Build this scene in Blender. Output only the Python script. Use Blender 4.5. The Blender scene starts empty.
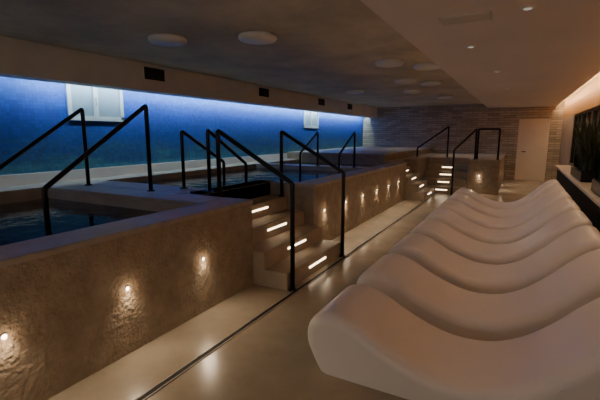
import bpy, bmesh, math, random
from mathutils import Vector
random.seed(4)
scn = bpy.context.scene
COL = scn.collection

# ---------------------------------------------------------------- materials
def mat(name, color, rough=0.6, metal=0.0, noise=None, bump=None, spec=0.5):
    m = bpy.data.materials.new(name); m.use_nodes = True
    nt = m.node_tree; N = nt.nodes; L = nt.links
    b = N["Principled BSDF"]
    b.inputs["Base Color"].default_value = (*color, 1)
    b.inputs["Roughness"].default_value = rough
    b.inputs["Metallic"].default_value = metal
    b.inputs["Specular IOR Level"].default_value = spec
    geo = None
    if noise or bump:
        geo = N.new("ShaderNodeNewGeometry")
    if noise:
        t = N.new("ShaderNodeTexNoise"); t.inputs["Scale"].default_value = noise[0]
        t.inputs["Detail"].default_value = 8; t.inputs["Roughness"].default_value = 0.65
        L.new(geo.outputs["Position"], t.inputs["Vector"])
        r = N.new("ShaderNodeValToRGB")
        a = noise[1]
        r.color_ramp.elements[0].position = 0.3; r.color_ramp.elements[1].position = 0.7
        r.color_ramp.elements[0].color = (*[c*(1-a) for c in color], 1)
        r.color_ramp.elements[1].color = (*[min(1, c*(1+a)) for c in color], 1)
        L.new(t.outputs["Fac"], r.inputs["Fac"]); L.new(r.outputs["Color"], b.inputs["Base Color"])
    if bump:
        t = N.new("ShaderNodeTexNoise"); t.inputs["Scale"].default_value = bump[0]
        t.inputs["Detail"].default_value = 6
        L.new(geo.outputs["Position"], t.inputs["Vector"])
        bp = N.new("ShaderNodeBump"); bp.inputs["Strength"].default_value = bump[1]
        bp.inputs["Distance"].default_value = bump[2]
        L.new(t.outputs["Fac"], bp.inputs["Height"]); L.new(bp.outputs["Normal"], b.inputs["Normal"])
    return m

def emit(name, color, strength):
    m = bpy.data.materials.new(name); m.use_nodes = True
    nt = m.node_tree; nt.nodes.clear()
    e = nt.nodes.new("ShaderNodeEmission"); o = nt.nodes.new("ShaderNodeOutputMaterial")
    e.inputs[0].default_value = (*color, 1); e.inputs[1].default_value = strength
    nt.links.new(e.outputs[0], o.inputs[0]); return m

M_floor = mat("microcement_floor", (0.34, 0.285, 0.215), 0.27, noise=(1.6, 0.22), bump=(25, 0.06, 0.01))
M_stone = mat("rough_stone_wall", (0.31, 0.245, 0.175), 0.75, noise=(7, 0.25), bump=(34, 0.9, 0.02))
M_smooth = mat("smooth_plaster_stone", (0.38, 0.31, 0.235), 0.6, noise=(2.2, 0.18), bump=(30, 0.15, 0.01))
M_coping = mat("coping_stone", (0.35, 0.305, 0.25), 0.5, noise=(4, 0.2), bump=(40, 0.1, 0.005))
M_ceil = mat("ceiling_plaster", (0.62, 0.54, 0.41), 0.9, noise=(1.2, 0.25), bump=(9, 0.3, 0.02))
M_soffit = mat("soffit_paint", (0.76, 0.69, 0.64), 0.8, noise=(0.8, 0.04))
M_beam = mat("beam_paint", (0.68, 0.64, 0.57), 0.85, noise=(2, 0.08))
M_white = mat("white_paint", (0.66, 0.64, 0.60), 0.6, noise=(3, 0.04))
M_ledge = mat("ledge_stone", (0.48, 0.45, 0.40), 0.5, noise=(4, 0.1))
M_door = mat("door_paint", (0.72, 0.64, 0.52), 0.5, noise=(3, 0.03))
M_black = mat("black_metal", (0.006, 0.006, 0.007), 0.35, 0.3, noise=(30, 0.1))
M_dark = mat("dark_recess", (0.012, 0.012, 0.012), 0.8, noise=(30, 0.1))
M_lounge = mat("lounger_polyethylene", (0.76, 0.71, 0.67), 0.36, noise=(1.5, 0.03), bump=(180, 0.06, 0.002))
M_lamp = mat("opal_diffuser", (0.80, 0.76, 0.68), 0.4, noise=(5, 0.02))
M_glass = mat("dark_glazing", (0.01, 0.012, 0.014), 0.08, noise=(3, 0.1))
M_leaf = mat("foliage", (0.02, 0.035, 0.015), 0.5, noise=(8, 0.4))
M_basin = mat("basin_tile", (0.03, 0.07, 0.10), 0.4, noise=(5, 0.2))
M_pane = mat("frosted_pane", (0.18, 0.23, 0.27), 0.4, noise=(5, 0.1))
M_wframe = mat("window_frame_paint", (0.40, 0.42, 0.44), 0.5, noise=(5, 0.04))
M_warm = emit("warm_led", (1.0, 0.80, 0.55), 14)
M_step = emit("step_led", (1.0, 0.78, 0.52), 9)
M_cool = emit("cool_led", (0.60, 0.84, 1.0), 105)
M_cool2 = emit("cool_led_dim", (0.52, 0.76, 1.0), 42)
M_warmcove = emit("warm_cove_led", (1.0, 0.66, 0.38), 60)
M_spot = emit("downlight_lens", (1.0, 0.85, 0.7), 0.4)

def water():
    m = bpy.data.materials.new("pool_water"); m.use_nodes = True
    N = m.node_tree.nodes; L = m.node_tree.links; b = N["Principled BSDF"]
    b.inputs["Base Color"].default_value = (0.004, 0.013, 0.02, 1)
    b.inputs["Roughness"].default_value = 0.06; b.inputs["IOR"].default_value = 1.33
    g = N.new("ShaderNodeNewGeometry"); t = N.new("ShaderNodeTexNoise")
    t.inputs["Scale"].default_value = 3.5; t.inputs["Detail"].default_value = 3
    bp = N.new("ShaderNodeBump"); bp.inputs["Strength"].default_value = 0.25; bp.inputs["Distance"].default_value = 0.04
    L.new(g.outputs["Position"], t.inputs["Vector"]); L.new(t.outputs["Fac"], bp.inputs["Height"])
    L.new(bp.outputs["Normal"], b.inputs["Normal"]); return m
M_water = water()

def mural():
    m = bpy.data.materials.new("sea_mural"); m.use_nodes = True
    N = m.node_tree.nodes; L = m.node_tree.links; b = N["Principled BSDF"]
    b.inputs["Roughness"].default_value = 0.55
    g = N.new("ShaderNodeNewGeometry")
    sx = N.new("ShaderNodeSeparateXYZ"); L.new(g.outputs["Position"], sx.inputs[0])
    mp = N.new("ShaderNodeMapping"); mp.inputs["Scale"].default_value = (1, 0.55, 3.0)
    L.new(g.outputs["Position"], mp.inputs["Vector"])
    t = N.new("ShaderNodeTexNoise"); t.inputs["Scale"].default_value = 1.6; t.inputs["Detail"].default_value = 10
    t.inputs["Roughness"].default_value = 0.75
    L.new(mp.outputs[0], t.inputs["Vector"])
    mr = N.new("ShaderNodeMapRange"); mr.inputs[1].default_value = 1.08; mr.inputs[2].default_value = 2.5
    L.new(sx.outputs["Z"], mr.inputs[0])
    ma = N.new("ShaderNodeMath"); ma.operation = 'MULTIPLY_ADD'
    L.new(t.outputs["Fac"], ma.inputs[0]); ma.inputs[1].default_value = 0.9; L.new(mr.outputs[0], ma.inputs[2])
    sb = N.new("ShaderNodeMath"); sb.operation = 'SUBTRACT'; L.new(ma.outputs[0], sb.inputs[0]); sb.inputs[1].default_value = 0.45
    r = N.new("ShaderNodeValToRGB"); e = r.color_ramp.elements
    e[0].position = 0.0; e[0].color = (0.05, 0.17, 0.24, 1)
    e[1].position = 1.0; e[1].color = (0.008, 0.095, 0.42, 1)
    for p, c in ((0.14, (0.014, 0.09, 0.21)), (0.32, (0.004, 0.052, 0.24)), (0.6, (0.003, 0.042, 0.29))):
        k = e.new(p); k.color = (*c, 1)
    L.new(sb.outputs[0], r.inputs[0])
    c = N.new("ShaderNodeCombineXYZ"); L.new(sx.outputs["Y"], c.inputs["X"]); L.new(sx.outputs["Z"], c.inputs["Y"])
    bk = N.new("ShaderNodeTexBrick"); bk.offset = 0; bk.inputs["Scale"].default_value = 1
    bk.inputs["Brick Width"].default_value = 0.05; bk.inputs["Row Height"].default_value = 0.05
    bk.inputs["Mortar Size"].default_value = 0.0025
    bk.inputs["Color1"].default_value = (1.15, 1.15, 1.15, 1); bk.inputs["Color2"].default_value = (0.8, 0.8, 0.8, 1)
    bk.inputs["Mortar"].default_value = (0.75, 0.75, 0.75, 1)
    L.new(c.outputs[0], bk.inputs["Vector"])
    mx = N.new("ShaderNodeMix"); mx.data_type = 'RGBA'; mx.blend_type = 'MULTIPLY'; mx.inputs[0].default_value = 1.0
    L.new(r.outputs[0], mx.inputs[6]); L.new(bk.outputs["Color"], mx.inputs[7])
    L.new(mx.outputs[2], b.inputs["Base Color"])
    return m
M_mural = mural()

def brick():
    m = bpy.data.materials.new("stacked_stone_cladding"); m.use_nodes = True
    N = m.node_tree.nodes; L = m.node_tree.links; b = N["Principled BSDF"]
    b.inputs["Roughness"].default_value = 0.85
    g = N.new("ShaderNodeNewGeometry"); s = N.new("ShaderNodeSeparateXYZ"); c = N.new("ShaderNodeCombineXYZ")
    L.new(g.outputs["Position"], s.inputs[0]); L.new(s.outputs["X"], c.inputs["X"]); L.new(s.outputs["Z"], c.inputs["Y"])
    t = N.new("ShaderNodeTexBrick"); t.inputs["Scale"].default_value = 1.0
    t.inputs["Brick Width"].default_value = 0.36; t.inputs["Row Height"].default_value = 0.085
    t.inputs["Mortar Size"].default_value = 0.006
    t.inputs["Color1"].default_value = (0.52, 0.45, 0.35, 1); t.inputs["Color2"].default_value = (0.32, 0.27, 0.21, 1)
    t.inputs["Mortar"].default_value = (0.16, 0.135, 0.105, 1)
    L.new(c.outputs[0], t.inputs["Vector"]); L.new(t.outputs["Color"], b.inputs["Base Color"])
    bp = N.new("ShaderNodeBump"); bp.inputs["Distance"].default_value = 0.02; bp.inputs["Strength"].default_value = 0.5
    L.new(t.outputs["Color"], bp.inputs["Height"]); L.new(bp.outputs["Normal"], b.inputs["Normal"])
    return m
M_brick = brick()

def wood():
    m = bpy.data.materials.new("wood_slats"); m.use_nodes = True
    N = m.node_tree.nodes; L = m.node_tree.links; b = N["Principled BSDF"]
    b.inputs["Roughness"].default_value = 0.5
    g = N.new("ShaderNodeNewGeometry")
    mp = N.new("ShaderNodeMapping"); mp.inputs["Scale"].default_value = (8, 8, 0.8)
    L.new(g.outputs["Position"], mp.inputs["Vector"])
    t = N.new("ShaderNodeTexNoise"); t.inputs["Scale"].default_value = 3; L.new(mp.outputs[0], t.inputs["Vector"])
    r = N.new("ShaderNodeValToRGB")
    r.color_ramp.elements[0].color = (0.30, 0.17, 0.075, 1); r.color_ramp.elements[1].color = (0.60, 0.38, 0.19, 1)
    L.new(t.outputs["Fac"], r.inputs[0]); L.new(r.outputs[0], b.inputs["Base Color"]); return m
M_wood = wood()

# ---------------------------------------------------------------- helpers
def link(o, parent=None):
    COL.objects.link(o)
    if parent: o.parent = parent
    return o

def empty(name, loc=(0, 0, 0)):
    e = bpy.data.objects.new(name, None); e.empty_display_size = 0.1; e.location = loc
    COL.objects.link(e); return e

def meshobj(name, bm, m, parent=None, smooth=False):
    bmesh.ops.recalc_face_normals(bm, faces=bm.faces)
    me = bpy.data.meshes.new(name); bm.to_mesh(me); bm.free()
    if m: me.materials.append(m)
    if smooth:
        for p in me.polygons: p.use_smooth = True
    o = bpy.data.objects.new(name, me)
    return link(o, parent)

def addbox(bm, x0, x1, y0, y1, z0, z1, bevel=0.0):
    r = bmesh.ops.create_cube(bm, size=1.0)
    vs = r["verts"]
    for v in vs:
        v.co = Vector(((x0+x1)/2+v.co.x*(x1-x0), (y0+y1)/2+v.co.y*(y1-y0), (z0+z1)/2+v.co.z*(z1-z0)))
    if bevel:
        es = {e for v in vs for e in v.link_edges}
        bmesh.ops.bevel(bm, geom=list(es), offset=bevel, segments=2, affect='EDGES')

def box(name, x0, x1, y0, y1, z0, z1, m, parent=None, bevel=0.0):
    bm = bmesh.new(); addbox(bm, x0, x1, y0, y1, z0, z1, bevel)
    return meshobj(name, bm, m, parent)

def boxes(name, lst, m, parent=None, bevel=0.0):
    bm = bmesh.new()
    for b in lst: addbox(bm, *b, bevel)
    return meshobj(name, bm, m, parent)

# ---------------------------------------------------------------- room shell
YB, YF = -2.5, 16.5
XL, XR = -5.9, 1.25
ZC = 2.72
box("floor", XL-0.2, XR+0.2, YB, YF+0.2, -0.2, 0, M_floor)
box("ceiling", XL-0.2, XR+0.2, YB, YF+0.2, ZC, ZC+0.2, M_ceil)
box("wall_left", XL-0.2, XL, YB, YF, 0, ZC, M_mural)
box("wall_far", XL-0.2, XR+0.2, YF, YF+0.2, 0, ZC, M_brick)
wr = empty("wall_right", (0, 0, 0))
box("lower_wall", XR, XR+0.2, YB, YF, 0, 0.78, M_smooth, wr)
box("upper_wall", XR+0.04, XR+0.2, YB, YF, 2.15, ZC, M_wood, wr)
sl = []
y = YB+0.05
while y < YF-0.05:
    sl.append((XR, XR+0.04, y, y+0.05, 2.15, 2.70)); y += 0.09
boxes("slats", sl, M_wood, wr)
box("end_wall", XR, XR+0.2, 13.4, YF, 0.78, 2.15, M_smooth, wr)

box("trim_soffit", -1.1, 1.02, YB, YF, 2.57, ZC, M_soffit)
box("trim_beam", -5.6, -5.3, YB, YF, 2.30, ZC, M_beam)
box("baseboard_left", XL, XL+0.05, YB, YF, 0.93, 1.08, M_white)

wn = 0; y = 0.6
while y < 13.2:
    wn += 1
    e = empty("window_%d" % wn)
    y1 = min(y+1.6, 13.4)
    box("glass", XR+0.06, XR+0.08, y, y1, 0.80, 2.14, M_glass, e)
    boxes("frame", [(XR+0.02, XR+0.12, y, y+0.06, 0.78, 2.15), (XR+0.02, XR+0.12, y1-0.06, y1, 0.78, 2.15),
                    (XR+0.02, XR+0.12, y, y1, 0.78, 0.84), (XR+0.02, XR+0.12, y, y1, 2.09, 2.15),
                    (XR+0.03, XR+0.11, (y+y1)/2-0.02, (y+y1)/2+0.02, 0.8, 2.1)], M_black, e)
    y = y1
for ya, yb in ((3.67, 4.62), (11.1, 12.1)):
    wn += 1
    e = empty("window_%d" % wn)
    ym = (ya+yb)/2 - 0.06
    x0 = XL; z0, z1 = 1.84, 2.40
    fr = [(x0, x0+0.03, ya, ya+0.06, z0, z1), (x0, x0+0.03, yb-0.06, yb, z0, z1), (x0, x0+0.03, ya, yb, z0, z0+0.05),
          (x0, x0+0.03, ya, yb, z1-0.05, z1), (x0, x0+0.04, ym, ym+0.07, z0, z1),
          (x0, x0+0.04, ya-0.02, yb+0.02, z0-0.02, z0)]
    boxes("frame", fr, M_wframe, e)
    box("pane", x0, x0+0.01, ya+0.06, yb-0.06, z0+0.05, z1-0.05, M_pane, e)
    box("handle", x0+0.04, x0+0.07, ym+0.02, ym+0.05, 2.05, 2.18, M_wframe, e, 0.005)

d = empty("door_1")
box("leaf", 0.02, 0.80, YF-0.05, YF, 0.0, 2.08, M_door, d)
boxes("frame", [(-0.06, 0.02, YF-0.08, YF, 0, 2.15), (0.80, 0.88, YF-0.08, YF, 0, 2.15), (-0.06, 0.88, YF-0.08, YF, 2.08, 2.16)], M_door, d)
boxes("handle", [(0.09, 0.12, YF-0.11, YF-0.05, 1.0, 1.03), (0.09, 0.22, YF-0.12, YF-0.10, 1.0, 1.03)], M_black, d)

# ---------------------------------------------------------------- pools
XF = -2.42
XI = -2.72
ZP = 0.93
p1 = empty("swimming_pool")
box("front_wall", XI, XF, YB, 3.4, 0, ZP-0.04, M_stone, p1)
box("front_coping", XI-0.03, XF+0.015, YB, 3.4, ZP-0.04, ZP, M_coping, p1, 0.006)
box("divider", XL+0.5, XI, 3.0, 3.4, 0, ZP-0.04, M_smooth, p1)
box("divider_coping", XL+0.5, XI-0.03, 2.97, 3.4, ZP-0.04, ZP, M_coping, p1, 0.006)
box("back_ledge", XL, XL+0.5, YB, 3.4, 0, ZP, M_coping, p1)
box("basin_floor", XL+0.5, XI, YB, 3.0, 0, 0.05, M_basin, p1)
box("water", XL+0.5, XI, YB, 3.0, 0.74, 0.78, M_water, p1)
boxes("inner_steps", [(-5.2, -3.9, 3.0-0.3*(i+1), 3.0-0.3*i, 0.05, 0.74-0.16*(i+1)+0.1) for i in range(3)], M_smooth, p1)

p2 = empty("swimming_pool")
box("front_wall", XI, XF, 4.85, 10.0, 0, ZP-0.04, M_stone, p2)
box("front_coping", XI-0.03, XF+0.015, 4.85, 10.0, ZP-0.04, ZP, M_coping, p2, 0.006)
boxes("near_deck", [(XL+0.5, -3.12, 3.4, 3.85, 0, ZP), (-3.42, -3.12, 3.85, 5.0, 0, ZP), (-3.42, XI-0.03, 4.85, 5.0, 0, ZP)], M_coping, p2)
box("back_ledge", XL, XL+0.5, 3.4, 10.0, 0, ZP, M_coping, p2)
boxes("far_divider", [(XL+0.5, XI-0.03, 7.8, 8.2, 0, ZP)], M_coping, p2)
box("basin_floor", XL+0.5, XI, 3.9, 10.0, 0, 0.05, M_basin, p2)
bm = bmesh.new()
pts = [(-5.4, 3.85), (-3.42, 3.85), (-3.42, 5.0), (XI, 5.0), (XI, 7.8), (-5.4, 7.8)]
f = bm.faces.new([bm.verts.new((x, y, 0.84)) for x, y in pts])
f2 = bm.faces.new([bm.verts.new((x, y, 0.84)) for x, y in [(-5.4, 8.2), (XI, 8.2), (XI, 10.0), (-5.4, 10.0)]])
meshobj("water", bm, M_water, p2)

p3 = empty("raised_terrace")
box("block", XL+0.002, -3.0, 10.0, YF-0.002, 0, 1.08, M_stone, p3)
box("block_coping", XL+0.052, -2.97, 9.97, YF-0.002, 1.08, 1.12, M_coping, p3)
box("mid_block", -3.0, XF, 11.3, YF-0.002, 0, ZP, M_stone, p3)
box("side_block", -1.2, -0.42, 11.9, YF-0.002, 0, 0.90, M_stone, p3)
box("side_coping", -1.2, -0.40, 11.88, YF-0.002, 0.90, 0.94, M_coping, p3)
box("rear_block", XF, -1.2, 13.1, YF-0.002, 0, ZP, M_smooth, p3)

# ---------------------------------------------------------------- stairs
def stairs_x(y0, y1, x_start, n, tread, h, strips, side_mat=M_smooth):
    e = empty("entry_stairs")
    r = h/n
    lst = []
    for i in range(n):
        xa = x_start - tread*i
        lst.append((x_start-tread*n, xa, y0, y1, r*i, r*(i+1)))
    boxes("steps", lst, side_mat, e, 0.004)
    for i in strips:
        xa = x_start - tread*i
        ym = (y0+y1)/2
        box("strip_light_%d" % i, xa, xa+0.006, ym-0.22, ym+0.22, r*i+r*0.52, r*i+r*0.62, M_step, e)
    return e
stairs_x(3.405, 4.845, -2.0, 5, 0.28, ZP, (0, 1, 2, 3))
stairs_x(10.005, 11.295, -1.95, 5, 0.21, ZP, (0, 1, 2, 3))
e = empty("entry_stairs")
r = ZP/5
boxes("steps", [(-2.40, -1.22, 11.5+0.3*i, 13.08, r*i, r*(i+1)) for i in range(5)], M_smooth, e, 0.004)
for i in range(4):
    box("strip_light_%d" % i, -1.95, -1.65, 11.494+0.3*i, 11.5+0.3*i, r*i+r*0.52, r*i+r*0.62, M_step, e)

# ---------------------------------------------------------------- handrails
def rail(paths, rad=0.022, flanges=()):
    bm = bmesh.new()
    for path in paths:
        P = [Vector(p) for p in path]
        pts = [P[0]]
        for i in range(1, len(P)-1):
            a, b, c = P[i-1], P[i], P[i+1]
            d1 = (a-b).normalized(); d2 = (c-b).normalized(); R = 0.03
            s, t = b+d1*R, b+d2*R
            for k in range(6):
                u = k/5
                pts.append(s*(1-u)**2 + b*2*u*(1-u) + t*u*u)
        pts.append(P[-1])
        rings = []
        nrm = None
        for i in range(1, len(P)-1):
            c = (P[i]-P[i-1]).cross(P[i+1]-P[i])
            if c.length > 1e-5: nrm = c.normalized(); break
        for i, p in enumerate(pts):
            if i == 0: t = pts[1]-p
            elif i == len(pts)-1: t = p-pts[i-1]
            else: t = pts[i+1]-pts[i-1]
            t.normalize(); side = (nrm - t*nrm.dot(t)).normalized(); up = t.cross(side)
            rings.append([bm.verts.new(p + side*math.cos(a)*rad + up*math.sin(a)*rad) for a in [2*math.pi*k/12 for k in range(12)]])
        for A, B in zip(rings, rings[1:]):
            for k in range(12):
                bm.faces.new((A[k], A[(k+1) % 12], B[(k+1) % 12], B[k]))
        bm.faces.new(rings[0]); bm.faces.new(rings[-1])
    for (x, y, z) in flanges:
        rr = bmesh.ops.create_cone(bm, cap_ends=True, segments=20, radius1=0.05, radius2=0.045, depth=0.014)
        for v in rr["verts"]: v.co += Vector((x, y, z+0.007))
    o = meshobj("handrail", bm, M_black, None, False)
    for p in o.data.polygons:
        if len(p.vertices) == 4: p.use_smooth = True
    return o

for x in (-3.88, -5.08):
    rail([[(x, 3.36, ZP), (x, 3.36, 1.94), (x, 2.12, 1.10), (x, 2.12, 0.35)]], flanges=[(x, 3.36, ZP)], rad=0.025)
rail([[(-3.72, 3.75, ZP), (-3.72, 3.75, 1.65), (-3.72, 4.55, 1.22), (-3.72, 4.55, 0.5)]], flanges=[(-3.72, 3.75, ZP)])
rail([[(-3.2, 3.64, ZP), (-3.2, 3.64, 1.66), (-3.38, 4.62, 1.20), (-3.38, 4.62, 0.93)]], flanges=[(-3.2, 3.64, ZP), (-3.38, 4.62, ZP)])
for y in (3.46, 4.80):
    rail([[(-1.965, y, 0.0), (-1.965, y, 1.12), (-2.9, y, 1.65), (-2.9, y, 0.75)]], rad=0.025,
         flanges=[(-1.965, y, 0.0), (-2.9, y, 0.745)])
for x in (-3.0, -3.85):
    rail([[(x, 7.9, ZP), (x, 7.9, 1.66), (x, 7.1, 1.24), (x, 7.1, 0.5)]], flanges=[(x, 7.9, ZP)])
rail([[(-1.9, 12.9, ZP), (-1.9, 12.9, 1.85), (-2.8, 12.9, 1.2), (-2.8, 12.9, ZP)]], flanges=[(-1.9, 12.9, ZP), (-2.8, 12.9, ZP)], rad=0.026)
rail([[(-1.50, 11.3, 0), (-1.50, 11.3, 1.2), (-1.04, 11.95, 1.76), (-1.04, 11.95, 0.94)]], flanges=[(-1.5, 11.3, 0), (-1.04, 11.95, 0.94)], rad=0.026)
rail([[(-1.0, 12.1, 0.94), (-1.0, 12.1, 1.76), (-0.48, 12.1, 1.76), (-0.48, 12.1, 0.94)]], flanges=[(-1.0, 12.1, 0.94), (-0.48, 12.1, 0.94)], rad=0.026)

# ---------------------------------------------------------------- floor drain
dr = empty("floor_drain")
box("slot", -1.935, -1.90, YB, 11.0, 0.0, 0.004, M_dark, dr)
boxes("edging", [(-1.945, -1.935, YB, 11.0, 0, 0.006), (-1.90, -1.89, YB, 11.0, 0, 0.006)], M_coping, dr)

# ---------------------------------------------------------------- recessed wall lights
def wall_light(p, n, power=1.0):
    p = Vector(p); n = Vector(n)
    e = empty("recessed_led_lamp")
    rot = n.to_track_quat('Z', 'Y').to_matrix().to_4x4()
    bm = bmesh.new()
    R = [(0.022, 0.0), (0.022, 0.005), (0.017, 0.006), (0.014, 0.002)]
    rings = [[bm.verts.new((r_*math.cos(a), r_*math.sin(a), z)) for a in [2*math.pi*k/20 for k in range(20)]] for r_, z in R]
    for A, B in zip(rings, rings[1:]):
        for k in range(20): bm.faces.new((A[k], A[(k+1) % 20], B[(k+1) % 20], B[k]))
    bm.transform(rot); bmesh.ops.translate(bm, verts=bm.verts, vec=p)
    meshobj("bezel", bm, M_coping, e)
    bm = bmesh.new(); bmesh.ops.create_circle(bm, cap_ends=True, segments=20, radius=0.014)
    bm.transform(rot); bmesh.ops.translate(bm, verts=bm.verts, vec=p+n*0.003)
    meshobj("lens", bm, M_warm, e)
    ld = bpy.data.lights.new("led", 'POINT'); ld.energy = 0.38*power; ld.color = (1.0, 0.70, 0.43)
    ld.shadow_soft_size = 0.012
    lo = bpy.data.objects.new("led", ld); lo.location = p+n*0.045+Vector((0, 0, -0.015)); link(lo, e)
    ls = bpy.data.lights.new("led_beam", 'SPOT'); ls.energy = 11*power; ls.color = (1.0, 0.78, 0.54)
    ls.spot_size = math.radians(140); ls.spot_blend = 1.0; ls.shadow_soft_size = 0.015
    so = bpy.data.objects.new("led_beam", ls); so.location = p+n*0.02
    so.rotation_euler = (n*0.8+Vector((0, 0, -1))).normalized().to_track_quat('-Z', 'Y').to_euler(); link(so, e)

for y in (-0.6, 0.22, 1.03, 1.83, 2.63):
    wall_light((XF, y, 0.50), (1, 0, 0))
for i in range(6):
    wall_light((XF, 5.2+0.82*i, 0.52), (1, 0, 0))
wall_light((-0.9, 11.9, 0.5), (0, -1, 0), 1)
wall_light((-0.42, 13.0, 0.5), (1, 0, 0), 1)
wall_light((-0.42, 14.6, 0.5), (1, 0, 0), 1)

# ---------------------------------------------------------------- cove lights
c1 = empty("cove_light")
box("led_strip_near", -5.62, -5.605, YB+0.3, 3.2, 2.36, 2.39, M_cool2, c1)
box("led_strip_far", -5.62, -5.605, 3.2, YF-0.1, 2.36, 2.39, M_cool, c1)
c2 = empty("cove_light")
box("led_strip", 1.025, 1.04, 1.0, YF-0.1, 2.60, 2.63, M_warmcove, c2)

# ---------------------------------------------------------------- ceiling fixtures
def disc_lamp(x, y, z, r_=0.22):
    bm = bmesh.new()
    prof = [(0.0, -0.075), (r_*0.6, -0.072), (r_*0.9, -0.060), (r_, -0.040), (r_, -0.012), (r_*0.93, 0.0)]
    rings = []
    for rr, zz in prof[1:]:
        rings.append([bm.verts.new((x+rr*math.cos(a), y+rr*math.sin(a), z+zz)) for a in [2*math.pi*k/36 for k in range(36)]])
    c = bm.verts.new((x, y, z+prof[0][1]))
    for k in range(36): bm.faces.new((c, rings[0][k], rings[0][(k+1) % 36]))
    for A, B in zip(rings, rings[1:]):
        for k in range(36): bm.faces.new((A[k], A[(k+1) % 36], B[(k+1) % 36], B[k]))
    meshobj("ceiling_lamp", bm, M_lamp, None, True)
for x, y in ((-3.7, 3.58), (-2.71, 3.98), (-1.85, 6.3), (-1.4, 6.9), (-2.16, 8.5), (-1.76, 9.1), (-3.78, 9.9), (-2.5, 10.6), (-2.0, 12.5)):
    disc_lamp(x, y, ZC)

def grille(x, ya, yb, za, zb):
    e = empty("vent_grille")
    box("back", x, x+0.006, ya, yb, za, zb, M_dark, e)
    n = 7
    boxes("louvres", [(x+0.004, x+0.016, ya, yb, za+(zb-za)*k/n, za+(zb-za)*k/n+0.006) for k in range(n+1)] +
          [(x+0.004, x+0.016, ya, ya+0.012, za, zb), (x+0.004, x+0.016, yb-0.012, yb, za, zb)], M_black, e)
for y in (4.8, 8.0, 11.1, 13.4):
    grille(-5.3, y-0.2, y+0.2, 2.48, 2.66)

def ray_z(u, vv, z):
    th = math.atan(65/400); ps = math.radians(28.5)
    R = u-300; F = (200-vv)*math.sin(th)+400*math.cos(th); U = (200-vv)*math.cos(th)-400*math.sin(th)
    s = (z-1.6)/U
    return (R*math.cos(ps)-F*math.sin(ps))*s, (R*math.sin(ps)+F*math.cos(ps))*s
v = empty("ceiling_vent")
vx, vy = ray_z(466, 18, 2.57)
boxes("frame", [(vx-0.20, vx+0.20, vy-0.12, vy-0.105, 2.558, 2.57), (vx-0.20, vx+0.20, vy+0.105, vy+0.12, 2.558, 2.57),
                (vx-0.20, vx-0.185, vy-0.12, vy+0.12, 2.558, 2.57), (vx+0.185, vx+0.20, vy-0.12, vy+0.12, 2.558, 2.57)], M_beam, v)
box("throat", vx-0.185, vx+0.185, vy-0.105, vy+0.105, 2.566, 2.57, M_coping, v)
boxes("slats", [(vx-0.185, vx+0.185, vy-0.09+0.03*k, vy-0.08+0.03*k, 2.560, 2.57) for k in range(7)], M_beam, v)

def fill_downlight(sx, sy, z, power, size=0.05, ang=150):
    e = empty("recessed_fill_spot")
    bm = bmesh.new()
    bmesh.ops.create_cone(bm, cap_ends=True, segments=24, radius1=0.045, radius2=0.05, depth=0.012)
    bmesh.ops.translate(bm, verts=bm.verts, vec=(sx, sy, z-0.006)); meshobj("trim_ring", bm, M_white, e)
    bm = bmesh.new()
    bmesh.ops.create_cone(bm, cap_ends=True, segments=24, radius1=0.03, radius2=0.03, depth=0.004)
    bmesh.ops.translate(bm, verts=bm.verts, vec=(sx, sy, z-0.014)); meshobj("lens", bm, M_spot, e)
    ld = bpy.data.lights.new("fill_beam", 'SPOT'); ld.energy = power; ld.color = (1.0, 0.88, 0.78)  # spot beam is added fill light
    ld.spot_size = math.radians(ang); ld.spot_blend = 1.0; ld.shadow_soft_size = size
    lo = bpy.data.objects.new("fill_beam", ld); lo.location = (sx, sy, z-0.03); link(lo, e)
for (u, w), pw in zip(((528, 7), (471, 46), (497, 71), (507, 88)), (3.5, 9, 14, 18)):  # soffit beams added as weak fill over the loungers
    sx, sy = ray_z(u, w, 2.57)
    fill_downlight(sx, sy, 2.57, pw)
fill_downlight(-1.6, 14.2, ZC, 34)  # added lamp, brightens the far brick wall
fill_downlight(-3.9, 14.2, ZC, 34)  # added lamp, more fill for the far end
fill_downlight(0.2, 14.8, 2.57, 20)  # added lamp, lifts the door and far floor

# ---------------------------------------------------------------- loungers
def catmull(P, n=5):
    out = []
    for i in range(len(P)-1):
        p0 = P[i-1] if i > 0 else P[i]; p1, p2 = P[i], P[i+1]; p3 = P[i+2] if i+2 < len(P) else P[i+1]
        for k in range(n):
            t = k/n
            out.append(tuple(0.5*((2*b)+(-a+c)*t+(2*a-5*b+4*c-d_)*t*t+(-a+3*b-3*c+d_)*t**3) for a, b, c, d_ in zip(p0, p1, p2, p3)))
    out.append(P[-1]); return out
prof = [(0.10, 0.0), (0.04, 0.10), (0.0, 0.2), (0.01, 0.31), (0.08, 0.395), (0.2, 0.425), (0.36, 0.385), (0.58, 0.27), (0.85, 0.175), (1.1, 0.175),
        (1.3, 0.255), (1.48, 0.40), (1.63, 0.555), (1.76, 0.665), (1.87, 0.71), (1.95, 0.67), (1.955, 0.56), (1.86, 0.39), (1.74, 0.20), (1.66, 0.08), (1.60, 0.0)]
PR = catmull(prof, 4)
NP0 = len(PR)
nb = 14
PR += [(1.60-(1.60-0.10)*k/nb, 0.0) for k in range(1, nb)]
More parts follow.
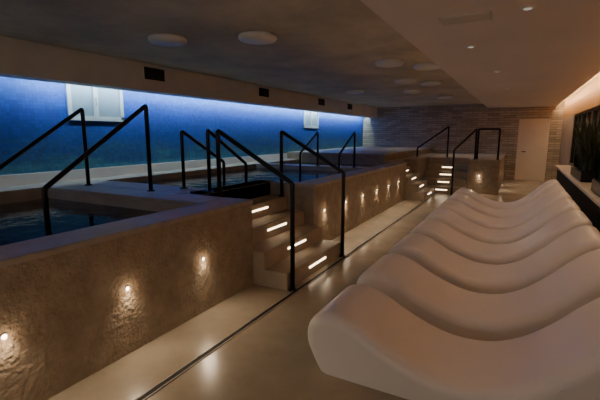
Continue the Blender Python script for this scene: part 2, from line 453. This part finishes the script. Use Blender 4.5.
def inset(PRO, d):
    n = len(PRO); out = []
    for i in range(n):
        x, z = PRO[i]
        if i == 0: out.append((x+d*0.9, 0.0)); continue
        if i == NP0-1: out.append((x-d*0.9, 0.0)); continue
        if i >= NP0:
            t = (1.60-x)/1.5; out.append(((1.60-d*0.9)*(1-t)+(0.10+d*0.9)*t, 0.0)); continue
        a = Vector(PRO[i-1]); c = Vector(PRO[(i+1) % n]); t = (c-a).normalized()
        nn = Vector((t.y, -t.x))
        k = min(1.0, z/0.15)
        out.append((x+nn.x*d, z+nn.y*d*k))
    return out
W = 0.70; Rr = 0.075
def lounger_mesh():
    bm = bmesh.new()
    secs = [(-W/2+Rr*(1-math.cos(math.pi/2*k/8)), Rr*(1-math.sin(math.pi/2*k/8))) for k in range(0, 9)]
    full = secs + [(-s[0], s[1]) for s in reversed(secs)]
    rings = []
    for yy, dd in full:
        rings.append([bm.verts.new((x, yy, max(z, 0.0))) for x, z in inset(PR, dd)])
    n = len(PR)
    for A, B in zip(rings, rings[1:]):
        for k in range(n): bm.faces.new((A[k], A[(k+1) % n], B[(k+1) % n], B[k]))
    for rg in (rings[0], rings[-1]):
        f = bm.faces.new(rg); bmesh.ops.triangulate(bm, faces=[f])
    bmesh.ops.recalc_face_normals(bm, faces=bm.faces)
    me = bpy.data.meshes.new("wave_lounger"); bm.to_mesh(me); bm.free(); me.materials.append(M_lounge)
    for p in me.polygons: p.use_smooth = len(p.vertices) == 4
    return me
me = lounger_mesh()
for i in range(8):
    o = bpy.data.objects.new("wave_lounger", me); o.location = (-1.2, 2.62+0.955*i, 0.0); COL.objects.link(o)

# ---------------------------------------------------------------- ledge on the right
lg = empty("window_ledge")
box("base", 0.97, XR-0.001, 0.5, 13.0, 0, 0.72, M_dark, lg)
box("top", 0.90, XR-0.001, 0.5, 13.0, 0.74, 0.79, M_ledge, lg, 0.008)
for py, ln in ((4.4, 1.2), (6.4, 1.6), (9.2, 1.6)):
    pl = empty("potted_fern")
    bm = bmesh.new(); addbox(bm, 0.98, 1.2, py-ln/2, py+ln/2, 0.79, 0.97, 0.01); meshobj("planter", bm, M_black, pl)
    bm = bmesh.new()
    for k in range(220):
        x = random.uniform(1.02, 1.16); yy = random.uniform(py-ln/2+0.05, py+ln/2-0.05)
        ang = random.uniform(0, 2*math.pi); hgt = random.uniform(0.45, 1.35); sp = random.uniform(0.03, 0.2)
        dx, dy_ = math.cos(ang), math.sin(ang); px, pyy = -dy_, dx
        prev = None
        for q in range(6):
            t = q/5; w = 0.02*math.sin(math.pi*min(1, t*0.9+0.1))+0.001
            cx = min(1.22, max(0.9, x+dx*sp*t*t)); cy = yy+dy_*sp*t*t*2; cz = 0.95+hgt*(t-0.25*t*t)
            a = bm.verts.new((min(cx+px*w, 1.24), cy+pyy*w, cz)); b = bm.verts.new((min(cx-px*w, 1.24), cy-pyy*w, cz))
            if prev: bm.faces.new((prev[0], prev[1], b, a))
            prev = (a, b)
    meshobj("fronds", bm, M_leaf, pl)

# ---------------------------------------------------------------- world + camera
w = bpy.data.worlds.new("world"); scn.world = w; w.use_nodes = True
bg = w.node_tree.nodes["Background"]; bg.inputs[0].default_value = (1.0, 0.90, 0.80, 1); bg.inputs[1].default_value = 0.52

cd = bpy.data.cameras.new("camera"); cd.lens = 24; cd.sensor_width = 36
co = bpy.data.objects.new("camera", cd); COL.objects.link(co)
co.location = (0, 0, 1.6)
co.rotation_euler = (math.radians(90)-math.atan(65/400), 0, math.radians(28.5))
scn.camera = co
